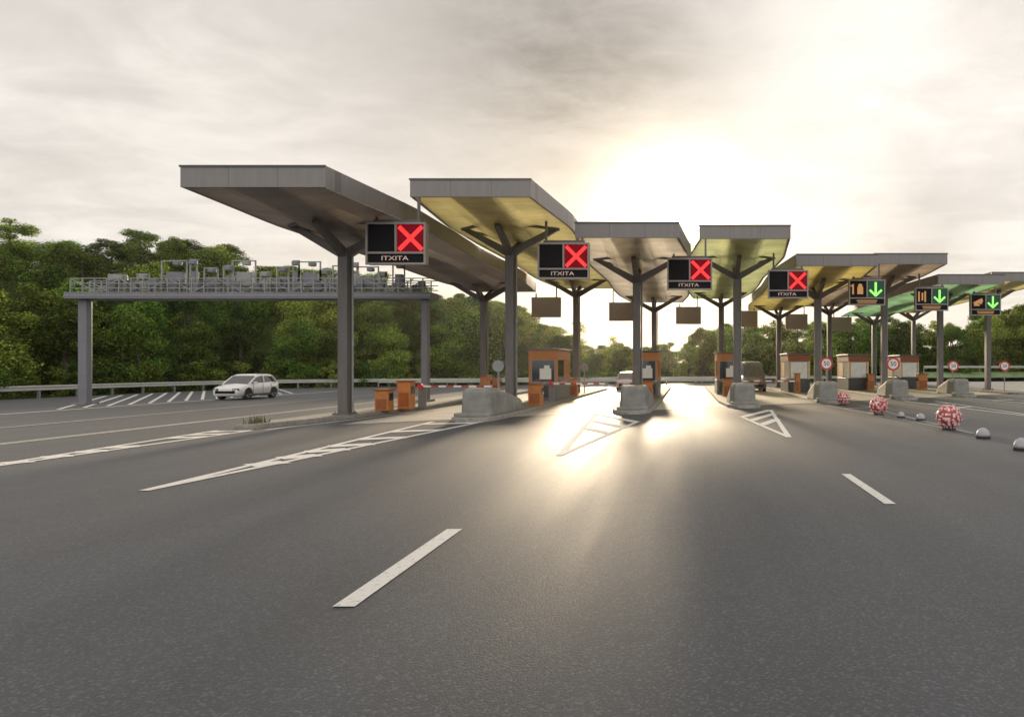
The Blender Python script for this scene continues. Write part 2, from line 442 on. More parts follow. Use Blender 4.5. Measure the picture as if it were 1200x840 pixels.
gore((-13.5, 12.6), (-14.25, 22), (-13.2, 22), (.2, .3, .4, .5, .75, .85, .95), w=.17, bw=.5)
gore((8.3, 21), (7.0, 36.5), (8.75, 37), (.6, .8), m='worn')
gore((13.7, 25), (12.3, 41), (14.0, 41), (.6, .8), m='paint')
gore((19.0, 29.5), (17.3, 45), (19.2, 45), (.6, .8), m='paint')
def long_line(x0, y0, x1, y1, w, m):
    mb = MB(); stripe(mb, (x0, y0), (x1, y1), w); tag(mb.build('lane_line', M[m]), kind='structure')
long_line(-27.9, 5, -27.9, 58, .22, 'paint')
long_line(-21.7, 5, -21.7, 60, .3, 'worn')
long_line(-17.2, 5, -17.0, 60, .45, 'worn')
long_line(-12.9, 22.2, -11.1, 34, .13, 'paint')
long_line(-39.0, 5, -39.0, 56, .15, 'worn')
mb = MB()
for k in range(15):
    y = 33 + 1.4 * k; stripe(mb, (-28.6, y), (-38.6, y + 15.2), .17)
tag(mb.build('hatch_marking', M['paint']), kind='structure')

# ---- kerbed islands
def island(pts, name='traffic_island'):
    mb = MB(); k = len(pts); c = Vector((sum(p[0] for p in pts) / k, sum(p[1] for p in pts) / k))
    inn = []
    for i in range(k):
        a, b, d = Vector(pts[i - 1]), Vector(pts[i]), Vector(pts[(i + 1) % k])
        n1 = Vector((-(b - a).y, (b - a).x)).normalized(); n2 = Vector((-(d - b).y, (d - b).x)).normalized()
        nn = (n1 + n2).normalized(); inn.append(b + nn * .16)
    n0 = len(mb.v)
    ring0 = [(p[0], p[1], 0) for p in pts]
    ring1 = [(lerp(p[0], q.x, .1), lerp(p[1], q.y, .1), .12) for p, q in zip(pts, inn)]
    ring2 = [(lerp(p[0], q.x, .25), lerp(p[1], q.y, .25), .15) for p, q in zip(pts, inn)]
    ring3 = [(q.x, q.y, .15) for q in inn]
    mb.mi = 0; mb.loft([ring0, ring1, ring2, ring3], caps=False)
    mb.mi = 1; mb.quad([(q.x, q.y, .146) for q in inn])
    return tag(mb.build(name, [M['kerb'], M['pave']]), kind='structure')
def nose(x, y, hw, n=7):
    return [(x - hw * cos(pi * t / (n - 1)), y + 1.0 - 1.0 * sin(pi * t / (n - 1)) if hw else y) for t in range(n)]
island([(-14.0, 22.6), (-13.75, 22.0), (-13.45, 22.5), (-12.55, 27.4), (-11.95, 33), (-11.9, 58), (-12.9, 59), (-13.9, 58), (-14.0, 30)])
for i in range(1, 8):
    x = LX[i]; y0 = PD[i] - 6.3; y1 = PD[i] + 30; hw = 1.05
    off = {1: 0, 2: .15, 3: 0, 4: -.2, 5: -.25, 6: -.3, 7: 0}[i]
    island(nose(x + off, y0, .8) + [(x + hw, y0 + 5), (x + hw, y1 - 1), (x, y1), (x - hw, y1 - 1), (x - hw, y0 + 5)])

# ------------------------------------------------------------------ canopies
SOF = [('grey brown', (.27, .215, .175)), ('golden yellow', (.78, .66, .27)), ('pale beige', (.88, .74, .56)), ('yellow green', (.78, .82, .38)),
       ('amber', (.85, .66, .2)), ('brown', (.55, .42, .28)), ('green tinted', (.45, .8, .4)), ('olive', (.8, .7, .24))]
def canopy(i):
    low = i % 2 == 0
    zt = 7.93 if low else 8.63; zb = zt - .63
    x, yp = LX[i], PD[i]
    where = {0: 'nearest, beside the overhead gantry', 1: 'over the second island from the left',
             2: 'third from the left, under the glare', 3: 'over the fourth island from the left',
             4: 'over the fifth island from the left', 5: 'over the sixth island from the left',
             6: 'over the seventh island, second from the right', 7: 'rightmost, cut off by the picture edge'}[i]
    t = thing('toll_canopy', f'toll canopy with {SOF[i][0]} underside, {where}', 'canopy', (x, yp, .15), 0, 'canopies over the toll lanes')
    zt -= .15; zb -= .15
    pm = panelmat('soffit_' + SOF[i][0].replace(' ', '_'), SOF[i][1])
    L0, L1 = -5.75, 24.35
    st = []; N = 30
    for k in range(N + 1):
        v = k / N; y = lerp(L0, L1, v)
        hw = interp([(0, 2.15), (.1, 2.42), (.19, 2.68), (.34, 2.64), (.5, 2.5), (.66, 2.64), (.81, 2.66), (.9, 2.42), (1, 2.15)], v)
        bl = interp([(0, .03), (.1, .2), (.19, .42), (.3, .3), (.5, .12), (.7, .3), (.81, .42), (.9, .2), (1, .03)], v)
        st.append((y, hw, bl))
    # rim fascia all round, open over the translucent panels
    mb = MB()
    for sgn in (-1, 1):
        mb.loft([[(sgn * hw, y, zb - .02), (sgn * hw, y, zt), (sgn * (hw - .14), y, zt), (sgn * (hw - .14), y, zb + .02)] for y, hw, bl in st])
    y0, hw0, _ = st[0]; y1, hw1, _ = st[-1]
    mb.box((0, y0 - .01, (zb + zt) / 2 - .01), (2 * hw0 + .004, .12, zt - zb + .024)); mb.box((0, y1 + .01, (zb + zt) / 2 - .01), (2 * hw1 + .004, .12, zt - zb + .024))
    r = mb.build('fascia', M['fascia'], t)
    tr = MB(); tr.box((0, y0 - .085, zt - .03), (2 * hw0 + .06, .03, .06)); tr.build('trim', M['seam'], r)
    mb = MB()
    mb.loft([[(-hw + .1, y, zb), (-hw * .52, y, zb - bl * .25), (-hw * .34, y, zb - bl), (hw * .34, y, zb - bl), (hw * .52, y, zb - bl * .25), (hw - .1, y, zb)] for y, hw, bl in st], closed=False, caps=False)
    so = mb.build('translucent_panels', panelmat('soffit_' + SOF[i][0].replace(' ', '_'), SOF[i][1], trans=.12 if i == 0 else (.4 if i == 1 else .5)), t); so['label'] = SOF[i][0] + ' folded underside panels'
    sp_ = MB(); sp_.box((0, (y0 + y1) / 2, zb + .17), (1.5, y1 - y0 - .3, .22)); sp_.build('spine_beam', M['column'], t)
    fork = zb - .98 + (0 if low else .0)
    for yy in (0, 18.7):
        c = MB(); c.box((0, yy, fork / 2 - .02), (.36, .44, fork - .04)); 
        co = c.build('column', M['column'], t, bevel=.02)
        bb = MB(); bb.box((0, yy, .03), (.62, .7, .06)); 
        for sx in (-1, 1):
            for sy in (-1, 1): bb.cone((sx * .24, yy + sy * .28, .05), (sx * .24, yy + sy * .28, .13), .025, .025, 6)
        bb.build('base_plate', M['column'], co)
        for dx, dy in ((-2.05, 0), (2.05, 0), (0, -2.2), (0, 2.2)):
            a = MB(); tip = (dx, yy + dy, zb - (.02 if dx else .30))
            a.beam((dx * .05, yy + dy * .05, fork - .12), tip, .24, .34, .2, .2)
            a.build('arm', M['column'], co)
        if yy == 0 or True:
            p = MB(); p.cone((.24, yy + .1, .0), (.24, yy + .1, fork + .1), .045, .045, 8)
            p.build('downpipe', M['galv'], co)
    # cross ribs under the soffit between arm tips
    for yy in (0, 18.7):
        for s in (-1, 1):
            for q in (-1.9, 1.9):
                rb = MB(); rb.beam((s * 2.1, yy, zb - .06), (s * .5, yy + q, zb - .2), .12, .12); rb.build('rib', M['column'], t)
    return t
for i in range(8): canopy(i)

# ------------------------------------------------------------------ lane signals
def lane_signal(i):
    x = (LX[i] + LX[i + 1]) / 2; y = 25.7 + 4.22 * i
    closed = i < 4
    order = ['leftmost', 'second', 'third', 'fourth', 'fifth', 'sixth', 'rightmost']
    if closed: lb = f'lane signal showing red cross, {order[i]} of the four closed lanes' if i != 3 else 'lane signal showing red cross, nearest the green arrow signals'
    else: lb = {4: 'lane signal showing green down arrow beside amber card pictogram', 5: 'lane signal showing green down arrow beside two amber bars',
                6: 'lane signal showing green down arrow beside orange hand pictogram, rightmost'}[i]
    t = thing('lane_signal', lb, 'signal', (x, y, 5.55), 0, 'lane signals hanging over the lanes')
    W, Hh = 2.13, 1.5
    h = MB(); h.box((0, .17, Hh / 2), (W - .04, .30, Hh - .04)); h.build('housing', M['signback'], t, bevel=.01)
    f = MB(); w = .07; z1 = .42
    f.box((0, 0, w / 2), (W, .1, w)); f.box((0, 0, Hh - w / 2), (W, .1, w))
    f.box((-W / 2 + w / 2, 0, Hh / 2), (w, .098, Hh - 2 * w)); f.box((W / 2 - w / 2, 0, Hh / 2), (w, .098, Hh - 2 * w))
    f.box((0, 0, z1), (W - 2 * w, .096, w)); f.box((0, 0, (z1 + Hh) / 2), (w, .094, Hh - z1 - w - .02))
    f.build('frame', M['frame'], t)
    zc = (z1 + w / 2 + Hh - w) / 2; hh = Hh - w - z1 - w / 2
    cw = (W - 3 * w) / 2
    lp = MB(); lp.box((-(cw + w) / 2, .03, zc), (cw, .03, hh)); lpo = lp.build('display_panel', M['dark'], t)
    rp_ = MB(); rp_.box(((cw + w) / 2, .03, zc), (cw, .03, hh)); rpo = rp_.build('display_panel', M['led_redbg'] if closed else M['led_greenbg'], t)
    ts = MB(); ts.box((0, .03, (w + z1 - w / 2) / 2), (W - 2 * w, .03, z1 - w * 1.5)); tso = ts.build('text_strip', M['dark'], t)
    xc = (cw + w) / 2; r = cw * .43
    if closed:
        c = MB()
        c.beam((xc - r, .005, zc - r), (xc + r, .005, zc + r), .012, .15, up=(0, 0, 1))
        c.beam((xc - r, .001, zc + r), (xc + r, .001, zc - r), .012, .15, up=(0, 0, 1))
        c.build('red_cross', M['led_red'], rpo)
    else:
        c = MB(); c.box((xc, .005, zc + .05), (.13, .012, 2 * r - .1))
        c.beam((xc - .02, .001, zc - r + .02), (xc + r * .85, .001, zc - r * .1), .012, .12); c.beam((xc + .02, .003, zc - r + .02), (xc - r * .85, .003, zc - r * .1), .012, .12)
        c.build('green_arrow', M['led_green'], rpo)
        a = MB(); q = -xc
        if i == 4:
            a.box((q - .3, .005, zc), (.1, .012, .6)); a.box((q - .36, .004, zc + .2), (.18, .01, .08))
            a.box((q + .12, .005, zc - .08), (.34, .012, .42)); a.cone((q + .12, .012, zc + .2), (q + .12, 0, zc + .2), .13, .13, 12)
        elif i == 5:
            for k, hx in ((-.3, .65), (-.08, .5), (.1, .7)): a.box((q + k, .005, zc - .02), (.1, .012, hx))
        else:
            a.beam((q - .3, .005, zc - .12), (q + .3, .005, zc + .18), .012, .22); a.box((q - .1, .004, zc - .2), (.4, .01, .14)); a.cone((q + .18, .012, zc - .02), (q + .18, 0, zc - .02), .12, .12, 12)
        a.build('pictogram', M['led_amber'], lpo)
    zz = (w + z1 - w / 2) / 2
    if i < 4: text_mesh('ITXITA', .22, 'lettering', M['led_text'], tso, (-.05, .008, zz), .95)
    else:
        a = MB()
        a.box((0, .008, zz + .05), (1.2, .01, .05)); a.box((0, .008, zz - .06), (1.1, .01, .05)); a.build('lettering', M['led_amber'], tso)
    # hangers: rods up into both neighbouring canopies with a crossbar
    hb = MB(); hb.box((0, .17, Hh + .06), (1.7, .12, .12)); hb.build('crossbar', M['column'], t)
    for s in (-1, 1):
        k = i if s < 0 else i + 1
        top = (7.30 if k % 2 == 0 else 8.0) - 5.55
        g = MB(); g.box((s * .75, .17, (Hh + top) / 2 + .03), (.09, .09, top - Hh - .02)); g.build('hanger', M['column'], t)
for i in range(7): lane_signal(i)
# far signals, seen from behind
for i in range(6):
    x = (LX[i] + LX[i + 1]) / 2; y = 53.2 + 4.22 * i
    lb = f'plain brown back of a far lane signal over {["the leftmost lane", "the second lane from the left", "the third lane from the left", "the fourth lane from the left", "the fifth lane", "the sixth lane"][i]}'
    t = thing('lane_signal', lb, 'signal', (x, y, 5.55), 0, 'lane signals at the far end, seen from behind')
    b = MB(); b.box((0, 0, .75), (2.13, .3, 1.46)); b.build('housing', M['signback'], t, bevel=.01)
    for s in (-1, 1):
        k = i if s < 0 else i + 1
        top = (7.30 if k % 2 == 0 else 8.0) - 5.55
        g = MB(); g.box((s * .75, 0, (1.48 + top) / 2), (.09, .09, top - 1.46)); g.build('hanger', M['column'], t)

# ------------------------------------------------------------------ concrete noses
offs = {1: 0.0, 2: .2, 3: 0, 4: -.35, 5: -.45, 6: -.4}
for i, o in offs.items():
    lb = {1: 'long grey concrete nose block in front of the second canopy column from the left', 2: 'rounded grey concrete block at the foot of the third column, beside the sunlit lane',
          3: 'grey concrete block on the fourth island behind the small triangle marking', 4: 'grey concrete block under the first round speed sign from the left',
          5: 'grey concrete block under the second round speed sign', 6: 'grey concrete block under the third round speed sign'}[i]
    t = thing('concrete_block', lb, 'barrier', (LX[i] + o, PD[i] - 5.2, .15), 0, 'concrete blocks guarding the island ends')
    ls = 1 if i < 3 else .6
    mb = MB()
    def ring(y, hw, z, ins): return [(-hw, y, 0), (-hw * ins, y, z * .82), (-hw * (ins - .1), y, z), (hw * (ins - .1), y, z), (hw * ins, y, z * .82), (hw, y, 0)]
    mb.loft([ring(0, .46, .88, .9), ring(.12, .56, .98, .92), ring(.9, .66, 1.0, .9), ring(4.6 * ls, .7, .45, .9), ring(4.8 * ls, .68, .3, .9)])
    mb.build('body', M['concrete'], t, bevel=.03)
    g = MB(); g.box((0, -.22, .06), (1.3, .5, .12)); g.build('footing', M['concrete'], t, bevel=.02)

# ------------------------------------------------------------------ toll booths
def booth(i):
    col = {1: 'orange toll booth behind the second canopy column, white shape in its window', 2: 'narrow orange toll booth behind the third column at the sunset gap',
           3: 'orange toll booth hidden half behind the fourth column', 4: 'toll booth with orange header, white window and dark base, left of the speed signs',
           5: 'toll booth with cream side wall, white window and grey base, between two speed signs', 6: 'rightmost toll booth with white window beside the green verge'}[i]
    t = thing('toll_booth', col, 'booth', (LX[i], PD[i] + 7.2, .15), 0, 'toll booths on the islands'); t.scale = (1, 1, .93)
    w, l = 1.55, 4.2
    warm = i <= 3
    side = -1 if LX[i] > 0 else 1
    m = MB(); m.box((0, l / 2, .5), (w, l, 1.0)); m.build('base_panel', M['orange_dark'] if warm and False else (M['grey'] if warm else M['charcoal']), t, bevel=.02)
    m = MB(); m.box((0, l / 2, 2.6), (w + .02, l + .02, .52)); m.build('header', M['orange'] if warm else M['orange_dark'], t, bevel=.015)
    m = MB(); m.box((0, l / 2, 2.93), (w + .16, l + .25, .1)); m.build('roof', M['grey'], t, bevel=.02)
    for sx in (-1, 1):
        for yy in (.06, l * .5, l - .06):
            m = MB(); m.box((sx * (w / 2 - .06), yy, 1.67), (.12, .12, 1.34)); m.build('post', M['orange'] if warm else M['cream'], t)
    fr = MB(); z0, z1 = 1.03, 2.33
    for z in (z0, z1): fr.box((0, .03, z), (w - .26, .05, .06))
    fr.box((-(w / 2 - .15), .03, 1.68), (.05, .05, 1.24)); fr.box(((w / 2 - .15), .03, 1.68), (.05, .05, 1.24))
    fro = fr.build('window_frame', M['galv'], t)
    m = MB(); m.box((0, .05, 1.68), (w - .36, .02, 1.24)); m.build('pane', M['pale'] if not warm else M['glass'], fro)
    if warm:
        m = MB(); m.box((.12, .03, 1.52), (.62, .02, .62)); m.box((.2, .028, 1.92), (.3, .018, .18)); m.build('white_board', M['white'], fro)
    m = MB(); m.box((0, -.012, .5), (w - .3, .02, .7)); m.build('front_hatch', M['charcoal'], t, bevel=.008)
    m = MB(); m.box((side * (w / 2 - .05), l * .25 + .06, 1.67), (.06, l * .5 - .2, 1.3)); m.build('side_window', M['glass'] if warm else M['pale'], t)
    m = MB(); m.box((side * (w / 2 - .05), l * .75 + .03, 1.67), (.06, l * .5 - .15, 1.3)); m.build('side_wall', M['cream'] if not warm else M['orange'], t)
    m = MB(); m.box((side * (w / 2 + .12), 1.3, 1.12), (.3, .7, .05)); m.build('counter', M['galv'], t)
    m = MB(); m.box((-side * (w / 2 - .05), l * .5, 1.67), (.05, l - .4, 1.3)); m.build('side_wall', M['glass'], t)
for i in range(1, 7): booth(i)

# orange payment terminals
def terminal(x, y, lb, h=1.25, w=.55, screen=True, grp='orange payment terminals on the islands', hood=False):
    t = thing('payment_terminal', lb, 'terminal', (x, y, .15), 0, grp)
    m = MB(); m.box((0, 0, h / 2), (w, .6, h)); m.build('cabinet', M['orange'], t, bevel=.03)
    m = MB(); m.box((0, 0, h + .035), (w + .08, .68, .07)); m.build('cap', M['orange_dark'], t, bevel=.01)
    s = -1 if x > 0 else 1
    m = MB(); m.box((s * (w / 2 + .012), 0, h * .7), (.03, .38, .3)); m.build('screen', M['glass'], t)
    m = MB(); m.box((0, -.31, h * .35), (w - .14, .02, h * .5)); m.build('door', M['orange_dark'], t)
    return t
terminal(-12.35, 29.6, 'short orange cabinet standing left of the taller one beside the nearest column', .82, .55)
terminal(-11.95, 30.9, 'taller orange cabinet with barrier arm beside it, near the nearest column', 1.15, .55)
terminal(-7.0, 33.6, 'orange cabinet at the front left corner of the second island booth', .95, .6)
terminal(-7.1, 45.5, 'small orange cabinet behind the second island booth, towards the sunset', 1.0)
terminal(-12.3, 44.5, 'orange cabinet beside the far column of the leftmost canopy', 1.2, .6)
terminal(-12.35, 47.2, 'small orange cabinet just behind the first, by the leftmost canopy far column', 1.0, .5)
terminal(-2.2, 41.0, 'orange cabinet in front of the narrow booth at the sunset gap', .95)
terminal(2.5, 45.0, 'orange cabinet in front of the fourth island booth', 1.0)
terminal(7.6, 50.0, 'slim orange cabinet left of the charcoal based booth', 1.3, .35)
terminal(13.9, 55.0, 'dark orange cabinet right of the cream walled booth', 1.2, .5)
terminal(18.3, 56.5, 'orange cabinet left of the rightmost concrete block', 1.2, .7)

# barriers
M['ballred'] = mat('ball_red', (.4, .04, .05), .5)
def barrier(x, y, L, lb, s=1):
    t = thing('lane_barrier', lb, 'barrier gate', (x, y, .15), 0, 'lowered red and white lane barriers')
    m = MB(); m.box((0, 0, .5), (.26, .34, 1.0)); m.build('housing', M['grey'], t, bevel=.02)
    m = MB(); k = 9
    for q in range(k):
        m.mi = q % 2; m.box((s * (.15 + L * (q + .5) / k), -.26, .93), (L / k, .04, .08))
    m.build('arm', [M['white'], M['ballred']], t)
    m = MB(); m.cone((0, -.3, .93), (0, -.15, .93), .12, .12, 12); m.build('pivot', M['red'], t)
barrier(-11.75, 32.2, 3.0, 'lowered barrier across the leftmost lane, left of the long concrete block')
barrier(-6.9, 37.0, 2.6, 'lowered barrier beside the orange booth window on the second island')
barrier(3.2, 44.2, 3.2, 'lowered barrier across the lane right of the fourth column')

# round signs
def road_sign(x, y, zc, r, lb, face=True, txt='50', pz=.15):
    t = thing('road_sign', lb, 'sign', (x, y, pz), 0, 'round speed signs on posts' if face else None)
    m = MB(); m.cone((0, .05, 0), (0, .05, zc - pz + r * .6), .035, .035, 8); m.build('post', M['galv'], t)
    z = zc - pz
    m = MB(); m.cone((0, .01, z), (0, -.02, z), r, r, 28); d = m.build('disc', M['red'] if face else M['galv'], t)
    if face:
        m = MB(); m.cone((0, -.018, z), (0, -.026, z), r * .72, r * .72, 28); m.build('white_face', M['white'], d)
        text_mesh(txt, r * .95, 'lettering', M['dark'], d, (0, -.03, z))
road_sign(7.75, 40.3, 2.12, .36, 'round red bordered speed sign in front of the fifth column', pz=1.08)
road_sign(12.85, 45.2, 2.12, .42, 'round red bordered speed sign on the cream walled booth, second from the left', pz=.9)
road_sign(17.85, 48.6, 2.0, .36, 'round red bordered speed sign left of the rightmost column', pz=1.0)
road_sign(23.3, 53.2, 2.0, .37, 'rightmost round red bordered speed sign, by the white far rail', pz=.15)
road_sign(-7.55, 29.0, 1.97, .23, 'small plain round sign seen from behind beside the second column', face=False, pz=.95)
road_sign(-7.0, 49.5, 1.9, .28, 'small pale round sign behind the second island booth', face=False)

# red and white balls, pale domes
def ball(x, y, r, lb):
    t = thing('ball_bollard', lb, 'bollard', (x, y, 0), random.random() * 3, 'red and white ball bollards in a row')
    random.seed(int(y * 100))
    m = MB(); m.sphere((0, 0, r + .03), r, 30, 18, colour=lambda i, j: 1 if random.random() < .33 else 0)
    m.mi = 2
    for j in range(1, 7):
        for i in range(11):
            th = pi * (j * 2) / 14; ph = 2 * pi * (i * 2 + (1 if j % 2 else 0)) / 22
            c = Vector((sin(th) * cos(ph), sin(th) * sin(ph), cos(th)))
            m.sphere(tuple(c * r * .97 + Vector((0, 0, r + .03))), r * .13, 8, 5)
    m.build('ball', [M['ballred'], M['pinkish'], M['pink']], t, smooth_=True)
    m = MB(); m.cone((0, 0, 0), (0, 0, .09), r * .6, r * .5, 16); m.build('foot', M['rubber'], t)
random.seed(3)
ball(8.05, 22.3, .37, 'largest red and white ball bollard, nearest on the asphalt')
ball(7.72, 29.2, .35, 'red and white ball bollard in the middle of the row of three')
ball(7.9, 36.6, .33, 'farthest red and white ball bollard by the concrete block')
def dome(x, y, r, lb):
    t = thing('dome_bollard', lb, 'bollard', (x, y, 0), 0, 'small pale dome bollards on the lane line')
    m = MB(); m.cone((0, 0, 0), (0, 0, r * .35), r * 1.05, r, 18); m.build('foot', M['rubber'], t)
    m = MB()
    rings = []
    for k in range(7):
        a = pi / 2 * k / 6; rings.append([(r * .95 * cos(a) * cos(2 * pi * q / 18), r * .95 * cos(a) * sin(2 * pi * q / 18), r * .35 + r * 1.2 * sin(a)) for q in range(18)])
    m.loft(rings); m.build('dome', M['knob'], t, smooth_=True)
dome(8.0, 19.6, .19, 'pale dome bollard just right of the largest ball bollard')
dome(7.75, 16.8, .19, 'pale dome bollard at the right picture edge')
dome(8.45, 26.2, .17, 'pale dome bollard left of the largest ball, on the white line')
dome(8.15, 27.6, .15, 'smallest pale dome bollard next to the middle ball')

# ------------------------------------------------------------------ gantry
t = thing('overhead_gantry', 'grey steel gantry with railed walkway spanning the left carriageway', 'gantry', (-31.1, 37.6, 0))
span = 18.3
for x, w in ((-.1, .46), (17.55, .36)):
    m = MB(); m.box((x, 0, 2.7), (w, .38, 5.4)); c = m.build('column', M['gantry'], t, bevel=.04)
    m = MB(); m.box((x, 0, .05 if x < 0 else .2), (w + .3, .9, .1)); m.build('base_plate', M['gantry'], c)
m = MB(); m.box((span / 2 - .45, 0, 5.58), (span + .4, 1.3, .34)); bm_ = m.build('beam', M['gantry'], t, bevel=.02)
m = MB(); m.box((span / 2 - .45, -.66, 5.58), (span + .38, .03, .06)); m.build('flange', M['galv'], bm_)
x0, x1 = -.35, span - .3
for s in (-1, 1):
    m = MB()
    for z in (5.95, 6.2, 6.45): m.box(((x0 + x1) / 2, s * .6, z), (x1 - x0, .035, .045))
    k = 0; x = x0
    while x <= x1: m.box((x, s * .6, 6.1), (.05, .05, .72)); x += .62
    m.build('railing', M['galv'], t)
    m = MB(); x = x0; k = 0
    while x + 1.25 <= x1:
        m.beam((x, s * .57, 5.78 if k % 2 else 6.42), (x + 1.25, s * .57, 6.42 if k % 2 else 5.78), .04, .04); x += 1.25; k += 1
    m.build('lattice', M['galv'], t)
m = MB(); random.seed(12)
x = 1.2
m.build('x', M['galv']) if False else None
for q, (xa, wa, ha) in enumerate([(1.6, .8, .45), (4.6, 1.3, 1.25), (6.5, .7, .9), (8.2, 1.2, 1.25), (10.2, .6, .95), (11.6, 1.1, 1.2), (13.2, .8, 1.0), (14.6, 1.1, .95), (16.2, .6, 1.1), (3.0, .6, .6), (5.6, .35, 1.3), (7.4, .5, 1.0), (9.3, .5, .7), (10.9, .3, 1.25), (12.4, .5, .8), (13.9, .4, 1.15), (15.4, .35, .7)]):
    m = MB(); z0 = 5.75; ha = ha * 1.05 + .15
    for s in (-1, 1): m.box((xa + s * wa / 2, -.1, z0 + ha / 2 + .1), (.06, .06, ha + .2))
    m.box((xa, -.1, z0 + ha + .2), (wa + .06, .06, .06)); m.box((xa, -.1, z0 + ha * .6), (wa, .05, .05))
    fo = m.build('equipment_frame', M['galv'], t)
    m = MB(); m.box((xa, 0, z0 + ha * .45 + .06), (wa * .62, .3, ha * .5)); m.box((xa + wa * .2, -.25, z0 + ha + .05), (.3, .3, .2))
    m.build('cabinet', M['gantry'] if q % 3 else M['galv'], fo, bevel=.02)
m = MB(); m.box((1.6, 0, 6.55), (.75, .4, .34)); m.build('antenna_box', M['galv'], t, bevel=.02)
for k in range(32):
    m = MB(); m.box((1 + k * .53, .3 - .5 * (k % 2), 6.05 + .12 * (k % 3)), (.24 + .1 * (k % 2), .2, .34)); m.box((1 + k * .53, .3 - .5 * (k % 2), 5.85), (.08, .08, .3)); m.build('antenna', M['gantry'], t)

# ------------------------------------------------------------------ guardrail
def path_pts(P, step):
    out = []; acc = 0
    for (a, b), (c, d) in zip(P, P[1:]):
        L = math.hypot(c - a, d - b)
        while acc <= L:
            tt = acc / L; out.append((a + (c - a) * tt, b + (d - b) * tt, math.atan2(d - b, c - a))); acc += step
        acc -= L
    return out
def guardrail(P, step, lb, z=0.0, name='guardrail', sgn=-1, hgt=.78):
    t = thing(name, lb, 'guardrail', (P[0][0], P[0][1], z)); ox, oy = P[0]
    prof = [(0, -.16), (.05, -.13), (.05, -.06), (.0, -.02), (.0, .02), (.05, .06), (.05, .13), (0, .16), (-.02, .16), (-.02, -.16)]
    rings = []
    pp = path_pts(P, 1.4)
    for x, y, a in pp:
        nx, ny = sin(a) * 1.0, -cos(a) * 1.0
        rings.append([(x - ox + nx * q * 1, y - oy + ny * q, hgt - .16 + r_) for q, r_ in prof])
    m = MB(); m.loft(rings); m.build('rail', M['rail'], t)
    for x, y, a in path_pts(P, step):
        m = MB(); nx, ny = -sin(a), cos(a)
        m.box((x - ox + nx * .1, y - oy + ny * .1, hgt / 2), (.12, .14, hgt), a); m.build('post', M['galv'], t)
guardrail(RAIL[:7], 2.8, 'long galvanised guardrail in front of the trees left of the plaza')
guardrail(RAIL[6:], 3.2, 'galvanised guardrail far behind the booths, closing off the plaza')
guardrail([(-30, 72.5 - 2), (-20, 72), (-8, 76), (4, 79)], 3.2, 'second galvanised guardrail in front of the far one, beyond the booths', hgt=.7)
# right far rail on embankment
def wall_run():
    P = [(34, 104), (70, 112), (120, 124), (190, 140)]
    guardrail(P, 4.5, 'white guardrail on the bank at the far right above the green verge', z=1.15, hgt=.95)
    mb = MB()
    mb.quad([(30, 100, .0), (300, 150, .0), (300, 156, 1.2), (30, 104.5, 1.2)])
    mb.quad([(30, 104.5, 1.2), (300, 156, 1.2), (300, 170, 1.2), (30, 118, 1.2)])
    tag(mb.build('bank', M['grass']), kind='structure')
wall_run()

